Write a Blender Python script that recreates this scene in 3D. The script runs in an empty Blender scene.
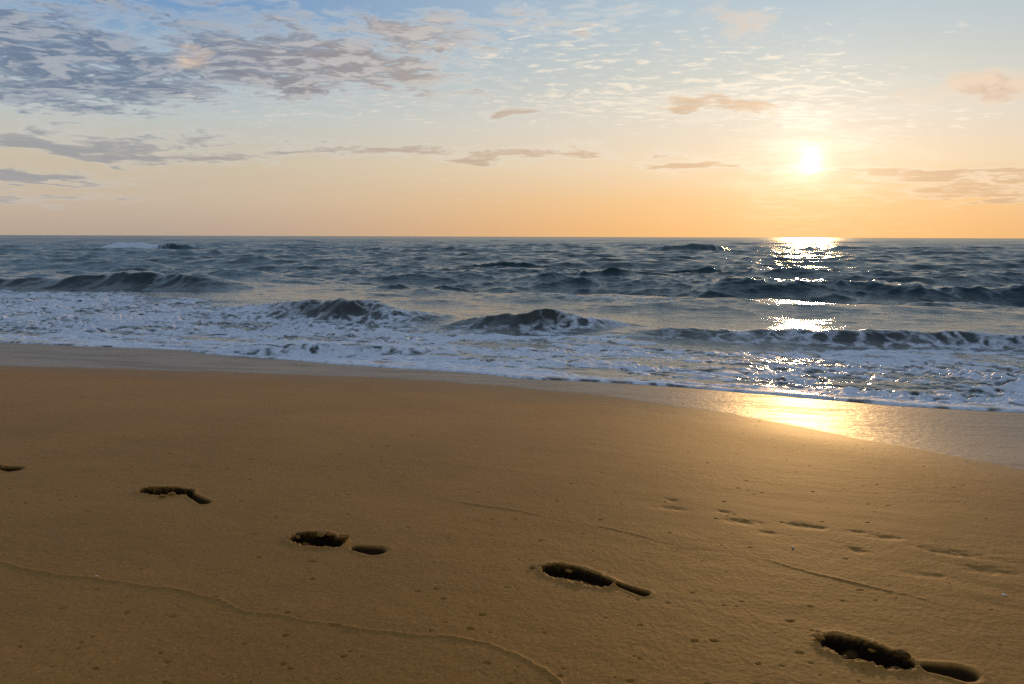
import bpy, math
import numpy as np

R = math.radians
sc = bpy.context.scene
COL = sc.collection
rng = np.random.default_rng(7)

# ------------------------------------------------------------------ camera
W, H, F = 1024.0, 684.0, 768.0
ZC = 1.75
PITCH = math.atan((342.0 - 236.6) / F)
ROLL = R(0.19)
cam_d = bpy.data.cameras.new('camera')
cam = bpy.data.objects.new('camera', cam_d)
COL.objects.link(cam)
cam_d.sensor_width = 36.0
cam_d.lens = 36.0 * F / W
cam_d.clip_start = 0.05
cam_d.clip_end = 40000
cam.location = (0, 0, ZC)
cp, sp = math.cos(PITCH), math.sin(PITCH)
fwd = np.array([0, cp, -sp]); rgt0 = np.array([1.0, 0, 0]); up0 = np.array([0, sp, cp])
rgt = rgt0 * math.cos(ROLL) + up0 * math.sin(ROLL)
up = up0 * math.cos(ROLL) - rgt0 * math.sin(ROLL)
import mathutils
cam.matrix_world = mathutils.Matrix(((rgt[0], up[0], -fwd[0], 0), (rgt[1], up[1], -fwd[1], 0),
                                     (rgt[2], up[2], -fwd[2], ZC), (0, 0, 0, 1)))
sc.camera = cam


def ray(px, py):
    d = fwd * F + rgt * (px - W / 2) - up * (py - H / 2)
    return d / np.linalg.norm(d)


# ------------------------------------------------------------------ noise
def _hash(ix, iy, seed):
    h = (ix.astype(np.int64) * 374761393 + iy.astype(np.int64) * 668265263 + seed * 974711) & 0xFFFFFFFF
    h = ((h ^ (h >> 13)) * 1274126177) & 0xFFFFFFFF
    h = (h ^ (h >> 16)) & 0xFFFF
    return h


def perlin(x, y, seed=0):
    xi = np.floor(x); yi = np.floor(y)
    fx = (x - xi).astype(np.float32); fy = (y - yi).astype(np.float32)
    xi = xi.astype(np.int64); yi = yi.astype(np.int64)
    u = fx * fx * fx * (fx * (fx * 6 - 15) + 10); v = fy * fy * fy * (fy * (fy * 6 - 15) + 10)

    def g(ix, iy, dx, dy):
        a = _hash(ix, iy, seed).astype(np.float32) * np.float32(2 * math.pi / 65536)
        return np.cos(a) * dx + np.sin(a) * dy
    n00 = g(xi, yi, fx, fy); n10 = g(xi + 1, yi, fx - 1, fy)
    n01 = g(xi, yi + 1, fx, fy - 1); n11 = g(xi + 1, yi + 1, fx - 1, fy - 1)
    a = n00 + u * (n10 - n00); b = n01 + u * (n11 - n01)
    return (a + v * (b - a)) * 1.5


def fbm(x, y, oct=4, seed=0, gain=0.5):
    a, t, n = 1.0, 0.0, 0.0
    for k in range(oct):
        t = t + a * perlin(x * 2 ** k + 17.3 * k, y * 2 ** k - 9.1 * k, seed + k)
        n += a; a *= gain
    return t / n


def sstep(a, b, x):
    t = np.clip((x - a) / (b - a), 0, 1)
    return t * t * (3 - 2 * t)


# ------------------------------------------------------------------ beach profile
NX, NY = 0.342, 0.940                      # horizontal direction pointing out to sea
_ps = np.array([-400, -40, -8, 0, 2, 3, 4, 5, 6, 7, 8.4, 10, 15, 30, 80, 20000.])
_pz = np.array([3.0, 1.5, .86, .79, .75, .695, .60, .46, .315, .195, .075, -.09, -.5, -1.6, -3, -3.])
_ss = np.concatenate([np.linspace(-400, -10, 400), np.linspace(-10, 32, 4201)[1:], np.linspace(32, 20000, 500)[1:]])
_zz = np.interp(_ss, _ps, _pz)
_m = (_ss > -10) & (_ss < 32)
_k = np.hanning(161); _k /= _k.sum()
_zsm = np.convolve(np.pad(_zz[_m], 80, mode='edge'), _k, mode='valid')
_w = np.clip(np.minimum(_ss[_m] + 10, 32 - _ss[_m]) / 2, 0, 1)
_zz[_m] = _zz[_m] * (1 - _w) + _zsm * _w


def st(x, y):
    return NX * x + NY * y, NY * x - NX * y      # s (to sea), t (along the shore)


def z_base(x, y):
    s, t = st(x, y)
    return np.interp(s, _ss, _zz)


def hit(px, py, z=None):
    """where the line of sight of a picture point meets the beach (or the level z)"""
    d = ray(px, py)
    k = 4.0
    for _ in range(60):
        zt = z if z is not None else float(z_base(d[0] * k, d[1] * k))
        k = 0.5 * k + 0.5 * (zt - ZC) / d[2]
    return d[0] * k, d[1] * k


def poly_st(pts, z=None):
    o = []
    for p in pts:
        x, y = hit(p[0], p[1], z)
        s, t = st(x, y)
        o.append((t, s) + tuple(p[2:]))
    a = np.array(o)
    return a[np.argsort(a[:, 0])]


edge = poly_st([(-260, 338), (-120, 340), (0, 343.5), (100, 347), (180, 351), (250, 357.5), (320, 362), (400, 368.5), (500, 376),
                (590, 382), (640, 385), (700, 390), (800, 398), (900, 405), (1024, 413.5), (1150, 423), (1300, 436)])
wetl = poly_st([(-260, 362), (-120, 363.5), (0, 366), (120, 369), (250, 373.5), (400, 379.5), (500, 386), (600, 396), (700, 410),
                (800, 427), (900, 446), (1024, 471), (1150, 500), (1300, 545)])
foaml = poly_st([(-260, 284), (-100, 287), (0, 289), (120, 293), (200, 299), (260, 310), (330, 317), (400, 321), (470, 327),
                 (600, 331), (700, 338), (800, 342), (900, 344), (1024, 347), (1150, 351), (1300, 358)], 0.05)


def along(poly, t):
    """s of a shore-following line at t, continued parallel to the shore at both ends"""
    return np.interp(t, poly[:, 0], poly[:, 1])


def s_edge(t):
    return along(edge, t) + 0.50 * np.abs(perlin(t * 0.45, t * 0 + 3.3, 91)) - .12 + 0.05 * perlin(t * 1.9, t * 0 + 7.7, 92)


# ------------------------------------------------------------------ sand relief
def cap_dist(x, y, ax, ay, bx, by):
    """signed axis coordinate (0..1) and distance from the segment a-b"""
    dx, dy = bx - ax, by - ay
    L2 = dx * dx + dy * dy
    u = np.clip(((x - ax) * dx + (y - ay) * dy) / L2, 0, 1)
    return u, np.hypot(x - ax - u * dx, y - ay - u * dy)


# each deep print: forefoot end pixels, heel end pixels, half widths, depths
PRINTS = [
    dict(f=[(842, 644), (897, 661)], h=[(930, 666.5), (962, 672)], wf=.052, wh=.031, df=.058, dh=.026,
         label='deep footprint nearest the lower right corner of the sand', rot=0),
    dict(f=[(557, 569), (603, 581)], h=[(618, 583.5), (643, 592)], wf=.048, wh=.019, df=.050, dh=.020,
         label='broken footprint with crumbled sand inside, right of the beach centre'),
    dict(f=[(307, 537), (332, 541.5)], h=[(358, 547), (375, 549.5)], wf=.056, wh=.034, df=.056, dh=.026,
         label='footprint of a round forefoot and a separate oval heel, left of the beach centre'),
    dict(f=[(152, 490.5), (186, 492.5)], h=[(189, 494), (205, 502)], wf=.046, wh=.022, df=.052, dh=.022,
         label='long flat footprint with a bent heel and a sand strip along its edge'),
    dict(f=[(-34, 467), (-8, 468.5)], h=[(4, 469), (14, 470)], wf=.050, wh=.034, df=.055, dh=.030,
         label='footprint cut off by the left edge of the photo'),
]
for p in PRINTS:
    p['fw'] = [hit(*q) for q in p['f']]
    p['hw'] = [hit(*q) for q in p['h']]

# shallow old prints: px, py, length (m), width (m), depth (m)
FAINT = [
    (671, 501, .055, .030, .010, 'tiny dark dent at the upper left end of the trail of faint prints'),
    (673, 509, .10, .035, .011, 'twin shallow dent just below the tiny dark dent'),
    (722, 512.5, .055, .028, .010, 'small dark dent between the twin dent and the wide oval print'),
    (742, 522.5, .12, .040, .016, 'wide oval faint print, first of the broad ones from the left'),
    (769, 533.5, .07, .026, .008, 'small pale dent just right of and below the wide oval print'),
    (804, 526.5, .12, .040, .016, 'wide faint print at the centre of the trail of faint prints'),
    (859, 533, .10, .028, .010, 'narrow slanting faint print above the round dark dent'),
    (886, 538, .12, .032, .012, 'long scraped faint print right of the narrow slanting print'),
    (857, 550.5, .060, .030, .014, 'round dark dent below the scraped faint print'),
    (953, 553, .15, .042, .018, 'broadest faint print near the right edge of the beach'),
    (987, 569.5, .13, .045, .014, 'soft faint print nearest the right edge of the photo'),
    (925, 575, .12, .030, .009, 'ragged flat faint print left of the soft print near the right edge'),
]
faint = []
for px, py, L, wd, dp, lb in FAINT:
    x, y = hit(px, py)
    faint.append((x, y, L / 2, wd / 2 * 1.4, dp, R(-14) + rng.normal() * .12, lb))

# small pits and pellets
PITPX = [(431, 650 - 20), (170, 455), (336, 624), (482, 614), (160, 652), (168, 661), (350, 650), (343, 655), (285, 634),
         (126, 612), (121, 602), (172, 615), (97, 588), (62, 607), (258, 556), (312, 578), (227, 470), (45, 460), (25, 503),
         (87, 510), (124, 471), (60, 500), (436, 588), (312, 560), (470, 628), (487, 662), (630, 680), (560, 675), (790, 660 - 40),
         (800, 652), (695, 640), (640, 624), (714, 640), (418, 590), (443, 598), (408, 527), (340, 455), (530, 452), (380, 462),
         (290, 667), (283, 662), (95, 668), (20, 645), (215, 596), (330, 435), (250, 480), (540, 540), (600, 520), (860, 590)]
pits = []
for px, py in PITPX:
    x, y = hit(px, py)
    pits.append((x, y, rng.uniform(.0035, .0066), rng.uniform(.005, .009)))
for _ in range(460):
    a = rng.uniform(-.72, .72); r = 1.5 + 5.0 * rng.random() ** 1.3
    pits.append((r * math.sin(a), r * math.cos(a), rng.uniform(.002, .005) * (.7 + .12 * r), rng.uniform(.002, .0055)))

ridge_px = [(-60, 556), (0, 561), (30, 569), (60, 574), (100, 577), (150, 586), (180, 589), (215, 597), (240, 609), (270, 612),
            (300, 618), (340, 625), (380, 630), (420, 634), (460, 638), (490, 643), (520, 655), (545, 668), (570, 690)]
ridge2_px = [(380, 480), (450, 500), (530, 513), (600, 527), (640, 535), (690, 547), (730, 553), (770, 560), (820, 575),
             (870, 586), (930, 600), (1000, 620), (1080, 645)]


def chain_dist(x, y, pts):
    best = np.full(x.shape, 9.0); side = np.zeros(x.shape); arc = np.zeros(x.shape); tot = 0
    for a, b in zip(pts[:-1], pts[1:]):
        dx, dy = b[0] - a[0], b[1] - a[1]
        L = math.hypot(dx, dy)
        u = np.clip(((x - a[0]) * dx + (y - a[1]) * dy) / (L * L), 0, 1)
        ex, ey = x - a[0] - u * dx, y - a[1] - u * dy
        d = np.hypot(ex, ey)
        m = d < best
        best = np.where(m, d, best)
        side = np.where(m, np.sign(dx * ey - dy * ex), side)
        arc = np.where(m, tot + u * L, arc)
        tot += L
    return best * side, arc


ridge_w = [hit(*q) for q in ridge_px]
ridge2_w = [hit(*q) for q in ridge2_px]


def wetness(x, y):
    s, t = st(x, y)
    w = s - (along(wetl, t) + 0.05 * perlin(t * .8, s * 0 + 1.7, 33) + 0.03 * perlin(t * 3.1, s * 0 + 2.7, 34))
    return w                                     # metres seaward of the swash limit


def sand_height(x, y):
    """height, damp (0..1 freshly dug damp sand), ids of prints"""
    s, t = st(x, y)
    z = np.interp(s, _ss, _zz)
    wet = wetness(x, y)
    dry = 1 - sstep(-.6, .3, wet)
    r = np.hypot(x, y)
    near = 1 - sstep(9, 14, r)
    # long soft undulation, wind and run-off marks
    z = z + .016 * perlin(x * .35, y * .35, 1) * dry + .004 * fbm(x * 1.3, y * 1.3, 3, 5) * (.25 + .75 * dry) * near
    z = z + .0014 * fbm(t * 2.2 + .5 * perlin(x, y, 77), s * 7.5, 3, 11) * dry * near
    rough = sstep(.0, .5, fbm(x * .8 + 3, y * .8, 2, 15) + .25 + .35 * sstep(3.6, 1.8, s))
    z = z + .0009 * fbm(x * 16, y * 16, 3, 21) * dry * near * (.35 + .9 * rough)
    z = z + .0006 * fbm(x * 60, y * 60, 2, 25) * dry * near * (.4 + .8 * rough)
    # trampled strip with the faint trail
    tr = np.exp(-((s - 2.55 - .04 * t) / .38) ** 2) * sstep(.2, .9, t) * dry
    z = z + .0052 * fbm(t * 4.5, s * 11, 3, 41) * tr
    # drift line ridges
    d, arc = chain_dist(x, y, ridge_w)
    dj = d + .010 * perlin(arc * 9, arc * 0, 51) + .004 * perlin(arc * 40, arc * 0, 52)
    amp = (.0027 + .0013 * perlin(arc * 5, arc * 0 + 4, 53)) * (.65 + .35 * sstep(.1, .5, np.abs(arc - 1.4)))
    z = z + amp * np.exp(-(dj / .0052) ** 2) + .0007 * sstep(-.015, .015, dj) * np.exp(-(dj / .10) ** 2)
    d2, arc2 = chain_dist(x, y, ridge2_w)
    dj2 = d2 + .014 * perlin(arc2 * 5, arc2 * 0, 61) + .004 * perlin(arc2 * 40, arc2 * 0, 62)
    a2 = .0016 * np.clip(.75 + 1.3 * perlin(arc2 * 2.4, arc2 * 0 + 9, 63), .1, 1.5)
    z = z + a2 * np.exp(-(dj2 / .007) ** 2) + .0008 * sstep(-.02, .03, dj2) * np.exp(-(dj2 / .12) ** 2)
    # pits
    for (cx, cy, rad, dep) in pits:
        m = (np.abs(x - cx) < rad * 2.6) & (np.abs(y - cy) < rad * 2.6)
        if m.any():
            q = np.hypot((x[m] - cx) / (rad * 1.6), (y[m] - cy) / rad)
            q = np.clip(q + .5 * perlin(x[m] / rad * .8, y[m] / rad * .8, 97), 0, 9)
            z[m] += -dep * np.exp(-q ** 4)
    damp_shade = np.zeros(x.shape)
    pid = np.full(x.shape, -1); part = np.zeros(x.shape, int)
    for k, (cx, cy, a, b, dp, ang, lb) in enumerate(faint):
        m = np.hypot(x - cx, y - cy) < .2
        if not m.any():
            continue
        xx, yy = x[m] - cx, y[m] - cy
        u = xx * math.cos(ang) + yy * math.sin(ang); v = -xx * math.sin(ang) + yy * math.cos(ang)
        q = np.hypot(u / a, v / b) + .42 * perlin(x[m] * 34, y[m] * 34, 70 + k)
        z[m] += -dp * .38 * np.exp(-np.clip(q, 0, 9) ** 2.4 * .9)
        mm = m.copy(); mm[m] = q < 1.15
        pid[mm] = 100 + k
    for k, p in enumerate(PRINTS):
        c = np.array(p['fw'] + p['hw']).mean(0)
        m = np.hypot(x - c[0], y - c[1]) < .45
        if not m.any():
            continue
        xx, yy = x[m], y[m]
        n1 = perlin(xx * 22, yy * 22, 200 + k); n2 = perlin(xx * 75, yy * 75, 210 + k)
        u, df = cap_dist(xx, yy, *p['fw'][0], *p['fw'][1])
        wf = p['wf'] * (.80 + .34 * np.sin(np.pi * (.12 + .75 * u)) ** 1.0) * (1.05 - .28 * u)
        n3 = perlin(xx * 150, yy * 150, 230 + k)
        qf = df / wf + .22 * n1 + .10 * n2 + .04 * n3
        v, dh = cap_dist(xx, yy, *p['hw'][0], *p['hw'][1])
        qh = dh / (p['wh'] * (.72 + .45 * v)) + .07 * n1
        # floor of the forefoot tilts: deepest at the toe end, where the foot dug in and kicked back
        dep_f = p['df'] * (1.12 - .45 * u) * (1 + .24 * n1 + .10 * n2)
        wl = sstep(.66, 1.03, qf)
        hol_f = dep_f * (1 - wl) + .030 * wl * (1 - wl) * (fbm(xx * 48 + 5, yy * 48, 3, 240 + k) * 1.6)
        hol_h = p['dh'] * (1 - sstep(.15, 1.08, qh))
        rim = .0045 * np.exp(-((qf - 1.28) / .22) ** 2) * (.6 + .8 * n1) + .002 * np.exp(-((qh - 1.30) / .25) ** 2)
        crumbs = .0045 * np.clip(n2 + .1, 0, 1) * np.exp(-((qf - 1.25) / .35) ** 2)
        if k in (1, 3):        # a lifted slab of sand along the near side of these two prints
            ux, uy = p['fw'][1][0] - p['fw'][0][0], p['fw'][1][1] - p['fw'][0][1]
            L = math.hypot(ux, uy); ux /= L; uy /= L
            lat = -(-(xx - p['fw'][0][0]) * uy + (yy - p['fw'][0][1]) * ux)
            lon = (xx - p['fw'][0][0]) * ux + (yy - p['fw'][0][1]) * uy
            slab = sstep(.42, .5, lat / .06 + .15 * n1) * sstep(1.45, 1.2, lat / .06 + .2 * n1) * sstep(.25, .5, lon / L + .2 * n1) * sstep(1.25, 1.05, lon / L)
            hol_f = hol_f * (1 - .8 * slab) - .007 * slab
        z[m] += -np.maximum(hol_f, hol_h) + rim * (1 - sstep(.4, .9, np.maximum(hol_f / p['df'], hol_h / p['dh']))) + crumbs
        damp_shade[m] = np.maximum(damp_shade[m], np.maximum(1 - sstep(.94, 1.10, qf), .96 * (1 - sstep(.70, 1.10, qh))))  # mask for moist sand and painted shade inside the deep prints
        inn = (qf < 1.42) | (qh < 1.42)
        ph = (qh / 1.42 < qf / 1.42)
        mm = m.copy(); mm[m] = inn
        pid[mm] = k
        pp = np.zeros(x.shape, int); pp[m] = ph
        part = np.where(mm, pp, part)
    return z, damp_shade, pid, part, wet


# ------------------------------------------------------------------ mesh helpers
def polar_grid(rs, th):
    rr, tt = np.meshgrid(rs, th, indexing='ij')
    return rr * np.sin(tt), rr * np.cos(tt)


def grid_normals(P):
    di = np.gradient(P, axis=0); dj = np.gradient(P, axis=1)
    n = np.cross(dj, di)
    n /= np.linalg.norm(n, axis=2, keepdims=True) + 1e-12
    n *= np.sign(n[..., 2:3] + 1e-9)
    return n


def quads_of(nr, nt):
    i = np.arange(nr - 1)[:, None] * nt + np.arange(nt - 1)[None, :]
    return np.stack([i, i + 1, i + nt + 1, i + nt], axis=-1).reshape(-1, 4)


def build_mesh(name, V, Q, N, attrs, mat, origin=(0, 0, 0), parent=None):
    used = np.unique(Q)
    remap = np.full(V.shape[0], -1, np.int64); remap[used] = np.arange(len(used))
    q = remap[Q]
    me = bpy.data.meshes.new(name)
    nv, nf = len(used), len(q)
    me.vertices.add(nv)
    co = (V[used] - np.array(origin)).astype(np.float32)
    me.vertices.foreach_set('co', co.ravel())
    me.loops.add(nf * 4); me.polygons.add(nf)
    me.loops.foreach_set('vertex_index', q.astype(np.int32).ravel())
    me.polygons.foreach_set('loop_start', np.arange(0, nf * 4, 4, dtype=np.int32))
    me.polygons.foreach_set('use_smooth', np.ones(nf, bool))
    me.update(calc_edges=True)
    for k, a in attrs.items():
        at = me.attributes.new(k, 'FLOAT', 'POINT')
        at.data.foreach_set('value', a[used].astype(np.float32))
    at = me.attributes.new('custom_normal', 'FLOAT_VECTOR', 'POINT')
    at.data.foreach_set('vector', N[used].astype(np.float32).ravel())
    me.materials.append(mat)
    o = bpy.data.objects.new(name, me)
    COL.objects.link(o)
    if parent is not None:
        o.parent = parent
    else:
        o.location = origin
    return o


def empty(name, loc, label, cat, group=None):
    e = bpy.data.objects.new(name, None)
    e.empty_display_size = .1
    e.location = loc
    COL.objects.link(e)
    e['label'] = label; e['category'] = cat
    if group:
        e['group'] = group
    return e


# ------------------------------------------------------------------ materials
def new_mat(name):
    m = bpy.data.materials.new(name); m.use_nodes = True
    nt = m.node_tree
    return m, nt, nt.nodes['Principled BSDF']


class NB:
    """small node-building helper"""
    def __init__(s, nt): s.nt = nt

    def n(s, typ, **kw):
        x = s.nt.nodes.new(typ)
        for k, v in kw.items():
            setattr(x, k, v)
        return x

    def put(s, sock, v):
        if hasattr(v, 'is_linked') or isinstance(v, bpy.types.NodeSocket):
            s.nt.links.new(v, sock)
        else:
            sock.default_value = v

    def math(s, op, a, b=0.0, c=0.0, clamp=False):
        x = s.n('ShaderNodeMath', operation=op, use_clamp=clamp)
        for i, v in enumerate((a, b, c)):
            s.put(x.inputs[i], v)
        return x.outputs[0]

    def vmath(s, op, a, b=(0, 0, 0), c=None):
        x = s.n('ShaderNodeVectorMath', operation=op)
        s.put(x.inputs[0], a)
        if op == 'SCALE':
            s.put(x.inputs['Scale'], b)
        else:
            s.put(x.inputs[1], b)
        if c is not None:
            s.put(x.inputs[2], c)
        return x.outputs['Value'] if op in ('LENGTH', 'DOT_PRODUCT', 'DISTANCE') else x.outputs[0]

    def mr(s, v, a, b, c=0.0, d=1.0, smooth=True):
        x = s.n('ShaderNodeMapRange', interpolation_type='SMOOTHSTEP' if smooth else 'LINEAR', clamp=True)
        for i, q in enumerate((v, a, b, c, d)):
            s.put(x.inputs[i], q)
        return x.outputs[0]

    def mix(s, f, a, b, blend='MIX'):
        x = s.n('ShaderNodeMix', data_type='RGBA', blend_type=blend)
        s.put(x.inputs[0], f); s.put(x.inputs[6], a); s.put(x.inputs[7], b)
        return x.outputs[2]

    def noise(s, vec, scale, detail=3, rough=.5, dist=0.0, color=False):
        x = s.n('ShaderNodeTexNoise')
        s.put(x.inputs['Vector'], vec)
        x.inputs['Scale'].default_value = scale; x.inputs['Detail'].default_value = detail
        x.inputs['Roughness'].default_value = rough; x.inputs['Distortion'].default_value = dist
        return x.outputs['Color' if color else 'Fac']

    def attr(s, name):
        x = s.n('ShaderNodeAttribute'); x.attribute_name = name
        return x.outputs['Fac']

    def ramp(s, f, stops):
        x = s.n('ShaderNodeValToRGB')
        cr = x.color_ramp
        while len(cr.elements) > 1:
            cr.elements.remove(cr.elements[-1])
        cr.elements[0].position = stops[0][0]; cr.elements[0].color = stops[0][1]
        for p, c in stops[1:]:
            e = cr.elements.new(p); e.color = c
        s.put(x.inputs[0], f)
        return x.outputs[0]


def lin(r, g, b, k=1.0):
    f = lambda c: (c / 255 / 12.92 if c / 255 <= .04045 else ((c / 255 + .055) / 1.055) ** 2.4) * k
    return (f(r), f(g), f(b), 1)


# sand (dry to wet)
sand_m, nt, bs = new_mat('sand')
b = NB(nt)
pos = b.n('ShaderNodeNewGeometry').outputs['Position']
wet = b.attr('wet'); damp_shade = b.attr('damp_shade')
grain = b.noise(pos, 420, 2, .6)
grain2 = b.noise(pos, 95, 3, .65)
patch = b.noise(pos, 1.1, 5, .6, .3)
streak = b.noise(b.vmath('MULTIPLY', pos, (1.0, 3.0, 1.0)), 3.0, 4, .6, .6)
c = b.ramp(b.math('ADD', b.math('MULTIPLY', grain, .55), b.math('MULTIPLY', grain2, .45)),
           [(.25, (.165, .066, .0100, 1)), (.5, (.325, .141, .0225, 1)), (.75, (.50, .236, .046, 1))])
c = b.mix(b.mr(patch, .3, .72, 0, .55), c, b.mix(1.0, c, (.74, .72, .70, 1), 'MULTIPLY'))
c = b.mix(b.mr(streak, .45, .75, 0, .35), c, b.mix(1.0, c, (1.16, 1.13, 1.06, 1), 'MULTIPLY'))
vor = b.n('ShaderNodeTexVoronoi'); vor.inputs['Scale'].default_value = 150
b.put(vor.inputs['Vector'], pos)
sel = b.math('MULTIPLY', b.math('GREATER_THAN', b.n('ShaderNodeSeparateColor').outputs[0], .5), 1.0)
sep = b.n('ShaderNodeSeparateColor'); b.put(sep.inputs[0], vor.outputs['Color'])
spk = b.math('MULTIPLY', b.math('GREATER_THAN', sep.outputs[0], .975), b.math('LESS_THAN', vor.outputs['Distance'], .30))
c = b.mix(b.math('MULTIPLY', spk, .7), c, (.42, .34, .22, 1))
spk2 = b.math('MULTIPLY', b.math('GREATER_THAN', sep.outputs[1], .965), b.math('LESS_THAN', vor.outputs['Distance'], .38))
c = b.mix(b.math('MULTIPLY', spk2, .6), c, (.035, .022, .012, 1))
c = b.mix(b.math('MULTIPLY', damp_shade, .95), c, (.007, .0055, .005, 1))  # near-black: the hollow's shade painted over the darker moist sand
wn = b.math('ADD', wet, b.math('MULTIPLY', b.math('SUBTRACT', b.noise(b.vmath('MULTIPLY', pos, (1, 2.5, 1)), 2.2, 5, .6), .5), .22))
film0 = b.noise(b.vmath('MULTIPLY', pos, (.5, 3.0, 1)), 1.1, 4, .6, .5)
wfac = b.mr(wn, -.03, .16)
wbroad = b.mr(wn, -1.6, .1, 0, 1)
c = b.mix(b.math('MULTIPLY', wbroad, .22), c, (.075, .046, .020, 1))
c = b.mix(wfac, c, b.mix(b.mr(film0, .4, .7), (.25, .165, .096, 1), (.155, .105, .068, 1)))
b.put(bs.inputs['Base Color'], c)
film = b.noise(b.vmath('MULTIPLY', pos, (.8, 3.2, 1)), 1.6, 4, .6, .4)
rw = b.math('ADD', .42, b.math('MULTIPLY', b.mr(film, .45, .7), .16))
rdry = b.math('SUBTRACT', .68, b.math('MULTIPLY', wbroad, .12))
rgh = b.n('ShaderNodeMix', data_type='FLOAT')
b.put(rgh.inputs[0], wfac); b.put(rgh.inputs[2], rdry); b.put(rgh.inputs[3], rw)
b.put(bs.inputs['Roughness'], rgh.outputs[0])
bs.inputs['IOR'].default_value = 1.36
spc = b.n('ShaderNodeMix', data_type='FLOAT'); b.put(spc.inputs[0], wfac); spc.inputs[2].default_value = .36; bs.inputs['Specular Tint'].default_value = (1.0, .84, .60, 1); spc.inputs[3].default_value = .48
b.put(bs.inputs['Specular IOR Level'], b.math('MULTIPLY', spc.outputs[0], b.math('SUBTRACT', 1.0, b.math('MULTIPLY', damp_shade, .97))))  # sheen taken out there too, so the painted shade stays black
hgt = b.math('ADD', b.math('MULTIPLY', grain, .0007), b.math('MULTIPLY', grain2, .0016))
hgt = b.math('MULTIPLY', hgt, b.math('SUBTRACT', 1.0, b.math('MULTIPLY', wfac, .93)))
rip = b.math('MULTIPLY', b.noise(b.vmath('MULTIPLY', pos, (1, 1.5, 1)), 14, 3, .6), b.math('MULTIPLY', wfac, .0115))
bump = b.n('ShaderNodeBump'); bump.inputs['Strength'].default_value = .8; bump.inputs['Distance'].default_value = 1.0
b.put(bump.inputs['Height'], b.math('ADD', hgt, rip))
b.put(bs.inputs['Normal'], bump.outputs[0])

# sea water with foam
sea_m, nt, bs = new_mat('sea_water')
b = NB(nt)
pos = b.n('ShaderNodeNewGeometry').outputs['Position']
foam = b.attr('foam'); shal = b.attr('shallow')
wc = b.mix(shal, (.010, .038, .037, 1), (.058, .055, .043, 1))
b.put(bs.inputs['Base Color'], wc)
bs.inputs['IOR'].default_value = 1.333
b.put(bs.inputs['Roughness'], b.attr('rough'))
rot = b.n('ShaderNodeVectorRotate', rotation_type='Z_AXIS'); b.put(rot.inputs['Vector'], pos); rot.inputs['Angle'].default_value = R(20)
stp = rot.outputs[0]
r1 = b.noise(b.vmath('MULTIPLY', stp, (.55, 1.5, 1.0)), 2.4, 5, .66, .3)
r2 = b.noise(b.vmath('MULTIPLY', stp, (.8, 1.4, 1.0)), 11, 3, .6)
bump = b.n('ShaderNodeBump'); bump.inputs['Strength'].default_value = 1.0; bump.inputs['Distance'].default_value = 1.0
calm = b.math('SUBTRACT', 1.0, b.math('MULTIPLY', shal, .60))
b.put(bump.inputs['Height'], b.math('MULTIPLY', calm, b.math('ADD', b.math('MULTIPLY', r1, .052), b.math('MULTIPLY', r2, .006))))
b.put(bs.inputs['Normal'], bump.outputs[0])
# lacy foam: cells drawn out along the shore, torn by noise
wv = b.vmath('ADD', pos, b.vmath('SCALE', b.vmath('SUBTRACT', b.noise(pos, 2.1, 3, .6, color=True), (.5, .5, .5)), .55))
v1 = b.n('ShaderNodeTexVoronoi', feature='DISTANCE_TO_EDGE'); v1.inputs['Scale'].default_value = 2.6; b.put(v1.inputs['Vector'], wv)
v2 = b.n('ShaderNodeTexVoronoi', feature='DISTANCE_TO_EDGE'); v2.inputs['Scale'].default_value = 7.5; b.put(v2.inputs['Vector'], wv)
lace = b.math('MULTIPLY', b.mr(v1.outputs['Distance'], 0, .34), b.mr(v2.outputs['Distance'], .0, .30, .55, 1))
tear = b.noise(b.vmath('MULTIPLY', pos, (1.0, 1.5, 1.0)), 3.2, 6, .68, .5)
thr = b.math('ADD', b.math('MULTIPLY', lace, .55), b.math('MULTIPLY', tear, .75))
fm = b.mr(b.math('SUBTRACT', b.math('MULTIPLY', foam, 1.32), thr), -.16, .24)
fo = b.n('ShaderNodeBsdfPrincipled')
fo.inputs['Roughness'].default_value = .55
fo.inputs['Specular IOR Level'].default_value = .35
fn = b.noise(pos, 15, 3, .6)
b.put(fo.inputs['Base Color'], b.mix(b.mr(fn, .3, .7), (.64, .67, .72, 1), (.90, .90, .90, 1)))
fb = b.n('ShaderNodeBump'); fb.inputs['Strength'].default_value = .9; fb.inputs['Distance'].default_value = 1.0
b.put(fb.inputs['Height'], b.math('ADD', b.math('MULTIPLY', fn, .022), b.math('MULTIPLY', fm, .022)))
b.put(fo.inputs['Normal'], fb.outputs[0])
tl = b.n('ShaderNodeBsdfTranslucent'); tl.inputs['Color'].default_value = (.8, .8, .78, 1)
ms0 = b.n('ShaderNodeMixShader'); ms0.inputs[0].default_value = .16
nt.links.new(fo.outputs[0], ms0.inputs[1]); nt.links.new(tl.outputs[0], ms0.inputs[2])
ms = b.n('ShaderNodeMixShader')
b.put(ms.inputs[0], fm)
nt.links.new(bs.outputs[0], ms.inputs[1]); nt.links.new(ms0.outputs[0], ms.inputs[2])
nt.links.new(ms.outputs[0], nt.nodes['Material Output'].inputs['Surface'])

shell_m, nt, bs = new_mat('shell')
b = NB(nt)
pos = b.n('ShaderNodeNewGeometry').outputs['Position']
b.put(bs.inputs['Base Color'], b.mix(b.noise(pos, 300, 2), (.62, .55, .47, 1), (.85, .82, .76, 1)))
bs.inputs['Roughness'].default_value = .45

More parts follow.
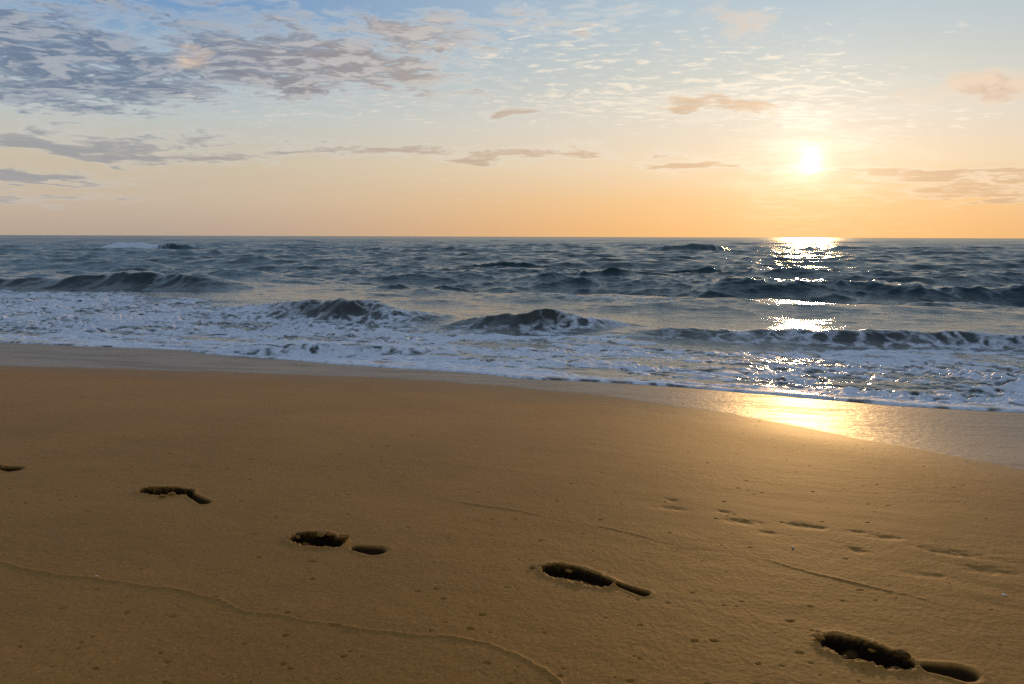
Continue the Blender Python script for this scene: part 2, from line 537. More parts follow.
# ------------------------------------------------------------------ beach mesh
dense = np.arange(-.80, .80, .00105)
side = np.concatenate([np.linspace(.80, 1.6, 60), np.linspace(1.6, math.pi, 30)[1:]])
th = np.concatenate([-side[::-1], dense, side])
rs = [.02, .1, .2, .35, .5, .7, .9, 1.1, 1.25]
while rs[-1] < 9.5:
    rs.append(rs[-1] + max(.0024, .0019 * rs[-1]))
while rs[-1] < 26:
    rs.append(rs[-1] * 1.02)
while rs[-1] < 400:
    rs.append(rs[-1] * 1.1)
rs = np.array(rs)
X, Y = polar_grid(rs, th)
Z, damp_shade_a, pid, part, wet_a = sand_height(X.copy(), Y.copy())
P = np.stack([X, Y, Z], -1)
N = grid_normals(P)
nr, ntc = X.shape
Q = quads_of(nr, ntc)
V = P.reshape(-1, 3); Nf = N.reshape(-1, 3)
attrs = {'wet': wet_a.ravel(), 'damp_shade': damp_shade_a.ravel()}
fp = pid.ravel()[Q]; fpart = part.ravel()[Q]
fid = fp.max(axis=1)
fprt = np.round(fpart.mean(axis=1)).astype(int)
fwet = wet_a.ravel()[Q].mean(axis=1)
fs, ft = st(V[Q, 0].mean(1), V[Q, 1].mean(1))

o = build_mesh('beach_sand', V, Q[(fid < 0) & (fwet < .03)], Nf, attrs, sand_m)
o['kind'] = 'structure'
o = build_mesh('wet_sand', V, Q[(fid < 0) & (fwet >= .03)], Nf, attrs, sand_m)
o['kind'] = 'structure'


def clump_mesh(seed, r, shade_amt):
    import bmesh
    bm = bmesh.new()
    bmesh.ops.create_icosphere(bm, subdivisions=3, radius=1)
    g = np.random.default_rng(seed)
    off = g.uniform(-50, 50, 3)
    for v in bm.verts:
        q = mathutils.Vector((v.co.x * 1.4 + off[0], v.co.y * 1.4 + off[1], v.co.z * 1.4 + off[2]))
        k = 1 + .62 * mathutils.noise.noise(q) + .2 * mathutils.noise.noise(q * 3.1)
        v.co = v.co * k
        v.co.x *= r; v.co.y *= r * .75; v.co.z *= r * .42
    me = bpy.data.meshes.new('sand_clump')
    bm.to_mesh(me); bm.free()
    for f in me.polygons:
        f.use_smooth = True
    at = me.attributes.new('wet', 'FLOAT', 'POINT'); at.data.foreach_set('value', np.full(len(me.vertices), -2, np.float32))
    at = me.attributes.new('damp_shade', 'FLOAT', 'POINT'); at.data.foreach_set('value', np.full(len(me.vertices), shade_amt, np.float32))
    me.materials.append(sand_m)
    return me


def surf(x, y):
    return float(sand_height(np.array([[x]]), np.array([[y]]))[0][0, 0])


clumps = {0: [(.1, .8, .020), (.98, .75, .019), (.55, .3, .016), (1.02, -.55, .017), (-.25, -.5, .013), (-.42, -.2, .011), (.45, 1.0, .010)],
          1: [(.30, -.1, .024), (.58, .15, .022), (.75, -.35, .018), (.40, -.7, .016), (.1, .95, .013), (.9, .1, .016), (-.45, -.6, .010)],
          2: [(-.35, .55, .020), (.15, 1.0, .016), (.55, 1.05, .017), (1.15, .85, .018), (1.2, -.45, .012), (-.5, .2, .012)],
          3: [(.35, 0, .018), (.55, .1, .016), (.2, .35, .014), (.75, -.9, .016), (.6, -1.5, .012)],
          4: [(.9, .8, .018), (1.3, -.5, .014)]}
for k, p in enumerate(PRINTS):
    a, bb = p['fw']
    cx, cy = (a[0] + bb[0]) / 2, (a[1] + bb[1]) / 2
    org = (cx, cy, float(z_base(cx, cy)))
    e = empty('footprint', org, p['label'], 'footprint', 'line of deep footprints crossing the sand')
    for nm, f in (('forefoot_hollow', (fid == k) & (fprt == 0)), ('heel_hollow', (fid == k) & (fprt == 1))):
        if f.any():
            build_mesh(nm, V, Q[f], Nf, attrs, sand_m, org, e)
    dx, dy = bb[0] - a[0], bb[1] - a[1]
    L = math.hypot(dx, dy)
    for i, (u, v, r) in enumerate(clumps[k]):
        x = a[0] + dx * u - dy / L * v * p['wf']; y = a[1] + dy * u + dx / L * v * p['wf']
        c_ = bpy.data.objects.new('sand_clump', clump_mesh(k * 20 + i, r, .80 if (-.2 < u < 1.1 and abs(v) < .85) else .2))  # clumps inside the hollow take most of its painted shade
        c_.parent = e
        c_.location = (x - org[0], y - org[1], surf(x, y) + r * .22 - org[2])
        c_.rotation_euler = (0, 0, math.atan2(dy, dx) + rng.normal() * .4)
        COL.objects.link(c_)
for k, f_ in enumerate(faint):
    m = fid == 100 + k
    if m.any():
        org = (f_[0], f_[1], surf(f_[0], f_[1]))
        o = build_mesh('shallow_print', V, Q[m], Nf, attrs, sand_m, org)
        o['label'] = f_[6]; o['category'] = 'print'; o['group'] = 'faint old prints on the right of the beach'

# shell fragments: a small curved, ribbed valve lying on the sand
def shell_mesh(seed, r):
    nu, nv = 14, 18
    vs = []; qs = []
    for i in range(nu):
        for j in range(nv):
            a = i / (nu - 1); t = -1.15 + 2.3 * j / (nv - 1)
            rr = r * a * (1 + .05 * math.cos(j * math.pi)) * (1.0 if abs(t) < .9 else .92)
            vs.append((rr * math.sin(t), rr * math.cos(t) - r * .5, r * .42 * math.sin(math.pi * (.15 + .8 * (1 - a))) * math.cos(t * .9)))
    for i in range(nu - 1):
        for j in range(nv - 1):
            q = i * nv + j
            qs.append((q, q + 1, q + nv + 1, q + nv))
    me = bpy.data.meshes.new('shell_fragment'); me.from_pydata(vs, [], qs)
    for f in me.polygons:
        f.use_smooth = True
    me.materials.append(shell_m)
    return me


for px, py, r, lb in ((793, 548, .0085, 'white shell fragment among the faint prints on the right'),
                      (96, 576, .0075, 'pale shell fragment on the thin wavy sand line at left'),
                      (1004, 595, .008, 'small shell fragment beside the right edge of the photo')):
    x, y = hit(px, py)
    o = bpy.data.objects.new('shell_fragment', shell_mesh(1, r))
    o.location = (x, y, surf(x, y) + .0005)
    o.rotation_euler = (.25, .1, rng.uniform(0, 6))
    sm = o.modifiers.new('thickness', 'SOLIDIFY'); sm.thickness = .0012
    COL.objects.link(o)
    o['label'] = lb; o['category'] = 'shell'; o['group'] = 'shell fragments on the sand'

# ------------------------------------------------------------------ sea mesh
# each wave: picture points of its foot, crest height (m), foam amount (0..1)
WAVES = [
    dict(n='breaking_wave', z=.1, pts=[(84, 249, 0, .9), (104, 249, .75, 1), (125, 249, .9, 1), (143, 249, .85, .8), (152, 249, .75, .3), (172, 249, .55, 0), (188, 249, .3, 0), (206, 249, 0, 0)],
         label='distant wave with a bright white foam head near the horizon at left', fr=1.0, bk=2.5),
    dict(n='swell', z=.1, pts=[(640, 250.5, 0, 0), (660, 251, .8, 0), (690, 251.2, .95, .25), (715, 251, .8, .1), (735, 250.5, 0, 0)],
         label='short dark distant swell near the horizon right of centre', fr=.9, bk=2.5),
    dict(n='swell', z=.0, pts=[(-160, 292, .2, 0), (-40, 291, .30, 0), (20, 290, .28, 0), (70, 289, .38, 0), (100, 288.5, .50, 0), (150, 289, .42, 0), (185, 290.5, .45, 0), (203, 291, 0, 0)],
         label='dark green swell curling behind the left foam', fr=1.0, bk=2.6),
    dict(n='breaking_wave', z=.03, pts=[(205, 310, 0, .7), (240, 312, .12, .7), (268, 314, .24, .6), (300, 317, .34, .42), (325, 319, .42, .35), (350, 320, .33, .5), (385, 322, .20, .75), (420, 323, .1, .7), (450, 324, 0, .6)],
         label='breaking wave with sloping brown crest left of the picture centre', fr=1.1, bk=2.2),
    dict(n='breaking_wave', z=.03, pts=[(425, 327, 0, .6), (455, 328, .15, .35), (490, 329, .27, .18), (525, 329.5, .33, .3), (545, 329.5, .37, .48), (565, 329, .30, .65), (592, 329, .17, .8), (615, 329, .08, .7), (645, 329, 0, .6)],
         label='brown humped wave with foam on its right shoulder at the centre', fr=1.0, bk=2.2),
    dict(n='swell', z=.0, pts=[(640, 290, 0, 0), (690, 290.5, .20, 0), (760, 290.5, .24, 0), (830, 291, .30, 0), (870, 293, .40, 0), (920, 295, .46, 0), (980, 296, .43, 0), (1060, 298, .40, 0), (1180, 301, 0, 0)],
         label='long dark swell offshore on the right', fr=1.1, bk=2.6),
    dict(n='breaking_wave', z=.04, pts=[(595, 335, 0, .6), (632, 337, .13, .4), (680, 338.5, .14, .5), (740, 340, .14, .66), (800, 342, .17, .62), (850, 343.5, .22, .5), (900, 344.5, .27, .45), (960, 345, .23, .58), (1024, 347, .19, .62), (1110, 351, .15, .6), (1230, 356, 0, .6)],
         label='low foam streaked wave running to the right edge behind the swash', fr=1.2, bk=2.2),
    dict(n='bore', z=.06, pts=[(170, 350, 0, .9), (230, 350, .09, .75), (290, 351, .14, .6), (350, 351, .13, .66), (400, 350.5, .06, .8), (450, 350, 0, .9)],
         label='small foamy bore rolling toward the sand at left', fr=1.3, bk=2.5),
    dict(n='swell', z=.0, pts=[(445, 268, 0, 0), (490, 268.2, .30, 0), (530, 268, .26, 0), (575, 267.5, 0, 0)],
         label='small dark swell offshore just left of the picture centre', fr=.9, bk=2.3),
    dict(n='swell', z=.0, pts=[(355, 289, 0, 0), (375, 289.4, .22, 0), (392, 289.4, .27, 0), (415, 289, 0, 0)],
         label='small dark peak just seaward of the breaking wave left of centre', fr=.9, bk=2.0),
    dict(n='swell', z=.0, pts=[(420, 291, 0, 0), (440, 291.6, .22, 0), (457, 291.6, .22, 0), (485, 291, 0, 0)],
         label='small dark peak seaward of the central humped wave', fr=.9, bk=2.0),
    dict(n='swell', z=.0, pts=[(500, 281, 0, 0), (545, 281.5, .24, 0), (590, 281.5, .28, 0), (640, 281, .1, 0), (660, 281, 0, 0)],
         label='low dark swell offshore right of the picture centre', fr=1.0, bk=2.2),
    dict(n='swell', z=.0, pts=[(640, 277, 0, 0), (685, 277.5, .29, 0), (712, 277.5, .29, 0), (750, 277, 0, 0)],
         label='dark peaked swell offshore left of the sun glitter', fr=.9, bk=2.2),
]

dense = np.arange(-.76, .76, .00115)
side = np.linspace(.76, 1.42, 60)
th = np.concatenate([-side[::-1], dense, side])
rs = [6.9]
while rs[-1] < 45:
    rs.append(rs[-1] + max(.017, .0024 * rs[-1]))
g = .0024
while rs[-1] < 12000:
    g = .0024 if rs[-1] < 45 else (.0042 if rs[-1] < 160 else (.007 if rs[-1] < 500 else min(g * 1.03, .04)))
    rs.append(rs[-1] * (1 + g))
rs = np.array(rs)
X, Y = polar_grid(rs, th)
S, T = st(X, Y)
Rr = np.hypot(X, Y)
de = S - s_edge(T)                                   # metres seaward of the swash edge
dfm = S - along(foaml, T)                            # metres seaward of the outer foam boundary
drow = np.gradient(rs)[:, None] * np.ones_like(X)
# --- foam zone
wob = fbm(T * .35, S * .5, 4, 301)
zone = 1 - sstep(-1.4, 1.6, dfm + 1.6 * wob)
left = sstep(-2, -7, T)
foam = zone * (.45 + .66 * fbm(T * .42, S * 1.0, 4, 311) + .50 * fbm(T * .55 + .6 * wob, S * 3.2, 3, 317) + .08 * left)
foam = np.maximum(foam, (1 - sstep(.05, .5 + .5 * np.abs(perlin(T * 1.3, S * 0, 331)), de)) * (.50 + .35 * perlin(T * 2.3, S * 2, 333)))
# streaky remnants further out
rem = sstep(.12, .5, fbm(T * .12, S * .35, 4, 321)) * (1 - sstep(8, 26, dfm)) * (1 - zone)
foam = np.maximum(foam, .34 * rem)
# --- mean level: film over the sand, then the open sea
zb = np.interp(S, _ss, _zz)
film = np.where(de > 0, .010 + .026 * np.sqrt(np.clip(de, 0, 1.4) / 1.4), .010 + de * .55)
film = np.where((de > 0) & (de < .22), film + (.013 + .012 * perlin(T * 1.7, S * 0, 335)) * np.sin(np.pi * np.clip(de / .22, 0, 1)) ** .8, film)
lvl = zb + film
k = .05
hmix = np.clip(.5 + .5 * (lvl - 0.0) / k, 0, 1)
base = hmix * lvl + k * hmix * (1 - hmix)
base = np.where(de < .3, lvl, base)
# --- random sea
hz = np.zeros_like(X); gx = np.zeros_like(X); gy = np.zeros_like(X)
off = sstep(1.5, 16, dfm + 1.0) * .86 + .14 * sstep(1.0, 4.0, de)
unres = np.zeros(X.shape[0])
lams = np.geomspace(.26, 19, 88)
for i, lam in enumerate(lams):
    spread = .70 if lam < 1.5 else (.42 if lam < 6 else .28)
    ang = math.atan2(-NY, -NX) + rng.normal() * spread
    kx, ky = math.cos(ang), math.sin(ang)
    kk = 2 * math.pi / lam
    slope = .038 if lam < .9 else (.046 if lam < 3.2 else (.030 if lam < 8 else .018))
    amp = slope * lam / (2 * math.pi)
    ph = rng.uniform(0, 6.283)
    fade = 1 - sstep(.22, .5, drow[:, 0] / lam)
    unres += .5 * slope ** 2 * (1 - fade ** 2)
    nrow = int((fade > 0).sum())
    if nrow == 0:
        continue
    sl = slice(0, nrow)
    # wave groups: slow modulation so crests are short and uneven
    arg = kk * (kx * X[sl] + ky * Y[sl]) + ph + 1.3 * perlin(X[sl] / (lam * 3.5), Y[sl] / (lam * 3.5), 400 + i)
    a = amp * fade[sl, None] * off[sl] * (1.0 + 1.1 * perlin(X[sl] / (lam * 2.3) + 9, Y[sl] / (lam * 2.3), 500 + i))
    hz[sl] += a * np.cos(arg)
    gx[sl] -= a * kx * np.sin(arg) * 1.0
    gy[sl] -= a * ky * np.sin(arg) * 1.0
# --- explicit waves
def cap1(a, m):
    return np.clip(a / m * 2, 0, 1)


wid = np.full(X.shape, -1); wbest = np.zeros(X.shape)
wav = np.zeros_like(X); lean = np.zeros_like(X)
covmax = np.zeros_like(X)
for k, w in enumerate(WAVES):
    pl = poly_st(w['pts'], w['z'])
    w['pl'] = pl
    A = np.interp(T, pl[:, 0], pl[:, 2], left=0, right=0)
    # round the corners of the height curve
    dT = .12 * (pl[-1, 0] - pl[0, 0]) / 2
    A = (A + np.interp(T - dT, pl[:, 0], pl[:, 2], left=0, right=0) + np.interp(T + dT, pl[:, 0], pl[:, 2], left=0, right=0)) / 3
    Am = pl[:, 2].max()
    far = max(1.0, float(np.hypot(pl[:, 0], pl[:, 1]).mean()) / 30)
    A = A * (1 + .20 * perlin(T * 1.7 / far, S * 0 + k, 600 + k) + .07 * perlin(T * 4.6 / far, S * .6, 640 + k))
    wf = w['fr'] * Am * (1.75 if w['n'] == 'swell' else 1.25) + .03; wb = w['bk'] * Am * 1.25 + .25
    sc_ = np.interp(T, pl[:, 0], pl[:, 1]) + wf * 1.5
    q = S - sc_ + (.22 * perlin(T * .9 / far, S * .6 / far, 610 + k) + .08 * perlin(T * 3.2 / far, S * 1.5 / far, 611 + k)) * (Am / .35)
    prof = np.where(q < 0, np.exp(-(np.abs(q) / wf) ** 2.0), .25 * np.exp(-(q / wb) ** 2) + .75 * np.exp(-(q / (wb * .55)) ** 2))
    trough = -.16 * np.exp(-((q + wf * 1.9) / (wf * .8)) ** 2)
    h = A * (prof + trough)
    wav += h + .026 * Am * cap1(A, Am) * prof * (perlin(T * 7 / far, S * 2.2 / far, 650 + k) + .6 * perlin(T * 15 / far, S * 5 / far, 660 + k))
    lean += .55 * A * prof ** 3 / far ** 1.5
    fr = np.interp(T, pl[:, 0], pl[:, 3], left=0, right=0) * (2.1 if k == 0 else 1.0)
    m = (A * prof > .30 * Am * .5) & (A > .12 * Am) & (A * prof > wbest) & (q < wb * .9)
    wid[m] = k; wbest = np.maximum(wbest, A * prof)
    # foam that belongs to the wave
    fw = fr * sstep(.12, .55, np.clip(A / Am, 0, 1) * 1.0 + .35 * (fr > .5)) * np.exp(-(np.clip(q, 0, 99) / (wf * .9)) ** 2) * (1 - sstep(wf * 1.2, wf * 2.6, -q))
    fw = np.maximum(fw, .9 * (fr > .05) * fr ** .3 * sstep(wf * .5, wf * 1.4, -q) * sstep(.1, .4, A / Am))
    cover = np.clip(A / Am, 0, 1) ** .5 * np.exp(-(np.abs(np.clip(q, -99, 0)) / (wf * 1.7)) ** 4) * np.exp(-(np.clip(q, 0, 99) / wb) ** 2)
    cover = np.clip(cover * 1.25, 0, 1)
    covmax = np.maximum(covmax, cover * (.85 if w['n'] != 'bore' else .5))
    foam = foam * (1 - cover) + np.maximum(fw * .62, foam * (.38 if w['n'] == 'breaking_wave' else 1.0 if w['n'] == 'bore' else .2)) * cover
# --- lumpy foam relief
lump_amp = (.026 + .036 * sstep(-1.5, 2.5, T) * (1 - sstep(2.6, 4.4, de)) + .055 * sstep(-5.0, -9.0, T) * sstep(1.2, 3.0, de)) * sstep(.05, .9, de)
wx, wy = T + .25 * perlin(T * 1.1, S * 1.1, 701), S + .25 * perlin(T * 1.1, S * 1.1, 702)
b1 = np.abs(perlin(wx * 2.1, wy * 2.4, 711)); b2 = np.abs(perlin(wx * 4.7, wy * 5.2, 712)); b3 = perlin(wx * 10.5, wy * 11, 713)
b4 = perlin(wx * 23, wy * 24, 714)
lump = (2.0 * b1 - .55) + .75 * (2.0 * b2 - .55) + .40 * (2.0 * np.abs(b3) - .5) + .16 * b4
fcl = np.clip(foam, 0, 1)
lump = lump * (1 - .85 * covmax)
rel = lump_amp * lump * np.clip(fcl * 1.5, 0, 1)
rel += .012 * perlin(T * .9, S * 2.2, 721) * sstep(.3, 1.5, de)
foam = np.clip(foam + .17 * np.clip(lump, -1, 1) * zone, 0, 1.2)
Z = base + hz + wav + rel * np.clip(1 - Rr / 60, 0, 1)
Z = np.where(de < .0, base, np.maximum(Z, zb + .004 * (de > 0)))
sh = np.where(de > .6, 1.0, 0.0)
PX = X + gx * off * sh - NX * lean * sh
PY = Y + gy * off * sh - NY * lean * sh
P = np.stack([PX, PY, Z], -1)
N = grid_normals(P)
shallow = 1 - sstep(-2.5, 7, dfm + 2 * wob)
shallow = np.clip(shallow, 0, 1)
V = P.reshape(-1, 3); Nf = N.reshape(-1, 3)
Q = quads_of(*X.shape)
fde = de.ravel()[Q].max(1)
keep = fde > -.12
Q = Q[keep]
rough = np.clip(.07 + .9 * np.sqrt(unres), .08, .36)[:, None] * np.ones_like(X)
attrs = {'foam': foam.ravel(), 'shallow': shallow.ravel(), 'rough': rough.ravel()}
fw_ = np.sort(wid.ravel()[Q], axis=1)[:, 1]
ffm = foam.ravel()[Q].mean(1)
inz = (zone.ravel()[Q].mean(1) > .5)
gshape = (X.shape[0] - 1, X.shape[1] - 1)
kidx = np.nonzero(keep)[0]


def pieces(m):
    """split a mask over the kept faces into its connected pieces, largest first"""
    ii = kidx[m]
    gi, gj = ii // gshape[1], ii % gshape[1]
    i0, j0 = gi.min(), gj.min()
    L = np.zeros((gi.max() - i0 + 3, gj.max() - j0 + 3), np.int64)
    L[gi - i0 + 1, gj - j0 + 1] = np.arange(1, len(ii) + 1)
    M = L > 0
    while True:
        O = L.copy()
        for ax in (0, 1):
            for sh_ in (1, -1):
                L = np.maximum(L, np.roll(L, sh_, ax) * M)
        if (L == O).all():
            break
    lab = L[gi - i0 + 1, gj - j0 + 1]
    idx = np.nonzero(m)[0]
    out_ = [idx[lab == v] for v in np.unique(lab)]
    return sorted(out_, key=len, reverse=True)


# stray specks of a wave's foam go to its body, stray specks of its body to the water around it
parts_of = {}
for k, w in enumerate(WAVES):
    m = fw_ == k
    if not m.any():
        continue
    tot = m.sum()
    for pz in pieces(m)[1:]:
        if len(pz) < .1 * tot:
            fw_[pz] = -1; m[pz] = False
    fm_ = m & (ffm > .45)
    fl = []
    if fm_.any():
        for pz in pieces(fm_):
            if len(pz) >= .08 * tot:
                fl.append(pz)
            else:
                fm_[pz] = False
    bm_ = m & ~fm_
    bl = []
    if bm_.any():
        for pz in pieces(bm_):
            if len(pz) >= .04 * tot or not (bl or fl):
                bl.append(pz)
            elif fl:
                fl[0] = np.concatenate([fl[0], pz])
            else:
                fw_[pz] = -1
    parts_of[k] = (bl, fl)
o = build_mesh('sea_water', V, Q[(fw_ < 0) & ~inz], Nf, attrs, sea_m); o['kind'] = 'structure'
o = build_mesh('sea_foam', V, Q[(fw_ < 0) & inz], Nf, attrs, sea_m); o['kind'] = 'stuff'
o['label'] = 'white lacy foam washing up to the wet sand'; o['category'] = 'sea foam'
for k, w in enumerate(WAVES):
    if k not in parts_of:
        continue
    pl = w['pl']; i = int(np.argmax(pl[:, 2]))
    t_, s_ = pl[i, 0], pl[i, 1]
    org = (NX * s_ + NY * t_, NY * s_ - NX * t_, 0.0)
    cat = {'swell': 'swell', 'breaking_wave': 'wave', 'bore': 'wave'}[w['n']]
    grp = {'swell': 'dark swells offshore', 'breaking_wave': 'waves breaking near the beach', 'bore': None}[w['n']]
    e = empty(w['n'], org, w['label'], cat, grp)
    for pz in parts_of[k][0]:
        build_mesh('wave_face', V, Q[pz], Nf, attrs, sea_m, org, e)
    for pz in parts_of[k][1]:
        build_mesh('foam_crest', V, Q[pz], Nf, attrs, sea_m, org, e)

# ------------------------------------------------------------------ sun and sky
sd = ray(811, 160)
SUN_EL = math.asin(sd[2]); SUN_AZ = math.atan2(sd[0], sd[1])
sun_d = bpy.data.lights.new('sun', 'SUN')
sun_d.energy = 1.2; sun_d.angle = R(2.5); sun_d.color = (1.0, .58, .22)
sun = bpy.data.objects.new('sun', sun_d)
COL.objects.link(sun)
sun.rotation_euler = mathutils.Vector((-sd[0], -sd[1], -sd[2])).to_track_quat('-Z', 'Y').to_euler()
sun.location = (sd[0] * 50, sd[1] * 50, sd[2] * 50)

wd = bpy.data.worlds.new('World'); sc.world = wd; wd.use_nodes = True
nt = wd.node_tree; b = NB(nt)
bg = nt.nodes['Background']; bg.inputs['Strength'].default_value = 0.1
tc = b.n('ShaderNodeTexCoord').outputs['Generated']
dirn = b.vmath('NORMALIZE', tc)
sx = b.n('ShaderNodeSeparateXYZ'); b.put(sx.inputs[0], dirn)
dx, dy, dz = sx.outputs
el = b.math('ARCSINE', dz)
az = b.math('ARCTAN2', dx, dy)
eld = b.math('MULTIPLY', el, 180 / math.pi)
azd = b.math('MULTIPLY', az, 180 / math.pi)
sky = b.n('ShaderNodeTexSky', sky_type='NISHITA')
sky.sun_disc = False; sky.sun_elevation = SUN_EL; sky.sun_rotation = SUN_AZ
sky.air_density = 1.0; sky.dust_density = 1.4; sky.ozone_density = 1.2
cosg = b.vmath('DOT_PRODUCT', dirn, tuple(float(q) for q in sd))
gam = b.math('MULTIPLY', b.math('ARCCOSINE', b.math('MINIMUM', cosg, .999999)), 180 / math.pi)   # degrees from the sun
ef = b.math('DIVIDE', b.math('ADD', eld, 5.0), 95.0)
E = lambda d: (d + 5.0) / 95.0
away = b.ramp(ef, [(E(-1), lin(188, 165, 150)), (E(.6), lin(196, 176, 158)), (E(2.5), lin(209, 191, 169)), (E(5), lin(212, 199, 176)),
                   (E(8), lin(195, 204, 203)), (E(11), lin(165, 190, 208)), (E(15), lin(118, 158, 202)), (E(19), lin(120, 156, 198)), (E(26), lin(156, 180, 198)),
                   (E(40), lin(150, 172, 206)), (E(90), lin(120, 150, 204))])
tow = b.ramp(ef, [(E(-1), lin(246, 190, 122)), (E(.6), lin(249, 190, 122)), (E(2.5), lin(250, 202, 142)), (E(5), lin(247, 222, 186)),
                  (E(8), lin(235, 224, 206)), (E(11), lin(212, 215, 207)), (E(15), lin(186, 204, 214)), (E(20), lin(168, 192, 212)),
                  (E(40), lin(166, 182, 206)), (E(90), lin(122, 152, 204))])
daz = b.math('ABSOLUTE', b.math('SUBTRACT', azd, math.degrees(SUN_AZ)))
daz = b.math('MINIMUM', daz, b.math('SUBTRACT', 360.0, daz))
grad = b.mix(b.mr(daz, 5, 48, 1, 0), away, tow)
back = b.mr(daz, 70, 140, 0, .55)
grad = b.mix(back, grad, lin(136, 149, 160))
grad = b.vmath('SCALE', grad, 10.0)
skyc = b.mix(.12, grad, b.vmath('SCALE', sky.outputs[0], .2))
# --- clouds
uv = b.n('ShaderNodeCombineXYZ'); b.put(uv.inputs[0], azd); b.put(uv.inputs[1], eld)
uvn0 = b.n('ShaderNodeCombineXYZ')
inv = b.math('DIVIDE', 1.0, b.math('ADD', b.math('MAXIMUM', dz, 0.0), .055))
b.put(uvn0.inputs[0], b.math('MULTIPLY', dx, inv)); b.put(uvn0.inputs[1], b.math('MULTIPLY', dy, inv))
plane = uvn0.outputs[0]
warp = b.vmath('SCALE', b.vmath('SUBTRACT', b.noise(plane, 1.3, 3, .55, color=True), (.5, .5, .5)), .5)
pl2 = b.vmath('ADD', plane, warp)
uvw = b.vmath('ADD', uv.outputs[0], b.vmath('SCALE', warp, 5.0))


def blob(items, jit=True):
    tot = None
    for px, py, rx, ry, wgt in items:
        d = ray(px, py)
        a0 = math.degrees(math.atan2(d[0], d[1])); e0 = math.degrees(math.asin(d[2]))
        ia, ie = 1 / (rx / 768 * 57.3), 1 / (ry / 768 * 57.3)
        v = b.vmath('MULTIPLY_ADD', uvw if jit else uv.outputs[0], (ia, ie, 0), (-a0 * ia, -e0 * ie, 0))
        r = b.mr(b.vmath('LENGTH', v), 0.15, 1.35, wgt, 0)
        tot = r if tot is None else b.math('MAXIMUM', tot, r)
    return tot


bank = blob([(60, 62, 230, 50, 1), (280, 62, 220, 42, 1), (200, 14, 320, 22, .62), (30, 92, 150, 26, .8), (420, 40, 110, 30, .75),
             (560, 20, 120, 26, .45), (20, 15, 130, 25, .7)])
flecks = blob([(640, 100, 190, 34, .62), (770, 92, 150, 42, .66), (560, 60, 150, 40, .45), (700, 60, 200, 40, .4), (400, 110, 180, 30, .35),
               (900, 120, 120, 30, .4), (300, 115, 150, 25, .35)])
streaks = blob([(110, 148, 230, 20, .82), (30, 178, 130, 10, .72), (20, 198, 150, 9, .66), (390, 152, 150, 10, .82), (500, 156, 130, 10, .78), (240, 148, 160, 12, .6),
                (590, 154, 80, 11, .85), (690, 166, 70, 9, .9), (715, 106, 95, 15, .85), (515, 112, 62, 12, .8), (880, 171, 40, 6, .7),
                (975, 192, 110, 11, .95), (935, 178, 70, 9, .85), (1000, 178, 60, 8, .7), (862, 170, 50, 7, .7), (770, 168, 40, 6, .6), (650, 152, 60, 8, .6)])
puffs = blob([(990, 82, 62, 22, 1), (930, 92, 70, 14, .7), (735, 22, 66, 22, .8), (190, 57, 46, 18, .5)])
def cells(vec):
    a = b.noise(vec, 3.1, 5, .58, .2)
    c2 = b.noise(b.vmath('MULTIPLY', vec, (1.0, 1.4, 1)), 9.5, 5, .58, .3)
    return b.math('ADD', b.math('MULTIPLY', a, .50), b.math('MULTIPLY', c2, .50))


nb = cells(pl2)
nbs = cells(b.vmath('ADD', pl2, (sd[0] * .10, sd[1] * .10, 0)))        # the same cloud a little nearer the sun
lit = b.mr(b.math('SUBTRACT', nb, nbs), -.05, .09)
n2 = b.noise(b.vmath('MULTIPLY', pl2, (1.0, 1.7, 1)), 9.0, 5, .6, .3)
n3 = b.noise(b.vmath('MULTIPLY', uvw, (.20, 1.25, 1)), 1.0, 5, .62)
npf = b.noise(b.vmath('MULTIPLY', uv.outputs[0], (.30, .60, 1)), 1.0, 5, .55)
d_bank = b.mr(b.math('ADD', nb, b.math('MULTIPLY', bank, .32)), .56, .82)
d_fleck = b.mr(b.math('ADD', n2, b.math('MULTIPLY', flecks, .36)), .66, .84)
d_str = b.mr(b.math('ADD', n3, b.math('MULTIPLY', streaks, .41)), .62, .94)
d_puf = b.mr(b.math('ADD', npf, b.math('MULTIPLY', puffs, .42)), .68, 1.0)
sunny = b.mr(gam, 4, 46, 1, 0, smooth=False)
edge_c = b.vmath('SCALE', b.mix(sunny, lin(205, 206, 207), lin(255, 244, 224)), 10.0)
core_c = b.vmath('SCALE', b.mix(sunny, lin(104, 119, 144), lin(216, 182, 144)), 10.0)
mid_c = b.mix(b.math('MULTIPLY', lit, .50), core_c, edge_c)
c_bank = b.mix(b.mr(d_bank, .15, .75), edge_c, mid_c)
out = b.mix(b.math('MULTIPLY', d_bank, .90), skyc, c_bank)
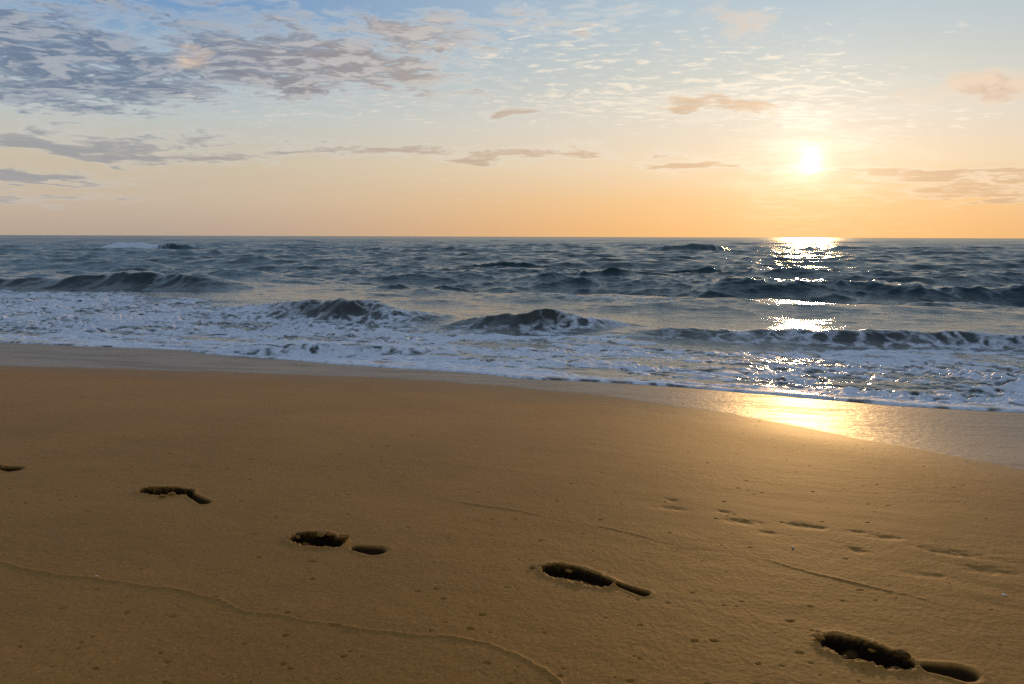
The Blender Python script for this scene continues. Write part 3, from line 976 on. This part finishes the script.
out = b.mix(b.math('MULTIPLY', d_fleck, .78), out, b.vmath('SCALE', b.mix(sunny, lin(216, 207, 198), lin(255, 240, 216)), 10.0))
str_c = b.vmath('SCALE', b.mix(sunny, lin(142, 147, 158), lin(222, 180, 134)), 10.0)
str_c = b.mix(b.mr(d_str, .25, .8), edge_c, str_c)
out = b.mix(b.math('MULTIPLY', d_str, .74), out, str_c)
puf_c = b.vmath('SCALE', b.mix(b.math('MULTIPLY', b.mr(d_puf, .3, 1.0), b.mr(b.math('SUBTRACT', npf, b.noise(b.vmath('MULTIPLY_ADD', uv.outputs[0], (.30, .60, 1), (-.16, .30, 0)), 1.0, 5, .55)), -.12, .12, 1, .15)), lin(248, 216, 182), lin(206, 164, 136)), 10.0)
out = b.mix(b.math('MULTIPLY', d_puf, .66), out, puf_c)
veil = b.mr(n3, .36, .66, .45, 1.5)
# --- the sun's own light in the air and thin cloud around it
g1 = b.math('EXPONENT', b.math('MULTIPLY', b.math('POWER', b.math('DIVIDE', gam, .42), 1.0), -1.0))
g2 = b.math('EXPONENT', b.math('MULTIPLY', b.math('DIVIDE', gam, 2.6), -1.0))
g3 = b.math('EXPONENT', b.math('MULTIPLY', b.math('DIVIDE', gam, 12.0), -1.0))
glow = b.vmath('ADD', b.vmath('SCALE', (1.0, .90, .70), b.math('MULTIPLY', g1, 17.0)),
               b.vmath('ADD', b.vmath('SCALE', (1.0, .86, .68), b.math('MULTIPLY', b.math('MULTIPLY', g2, veil), 4.0)),
                       b.vmath('SCALE', (1.0, .92, .82), b.math('MULTIPLY', g3, .9))))
out = b.vmath('ADD', out, glow)
nt.links.new(out, bg.inputs['Color'])

# ------------------------------------------------------------------ render settings
vs = sc.view_settings
sc.display_settings.display_device = 'sRGB'
vs.view_transform = 'Standard'; vs.look = 'None'; vs.exposure = 0.0; vs.gamma = 1.0; vs.use_curve_mapping = False
sc.cycles.use_denoising = False
sc.cycles.max_bounces = 6
sc.cycles.sample_clamp_indirect = 6
sc.cycles.sample_clamp_direct = 0
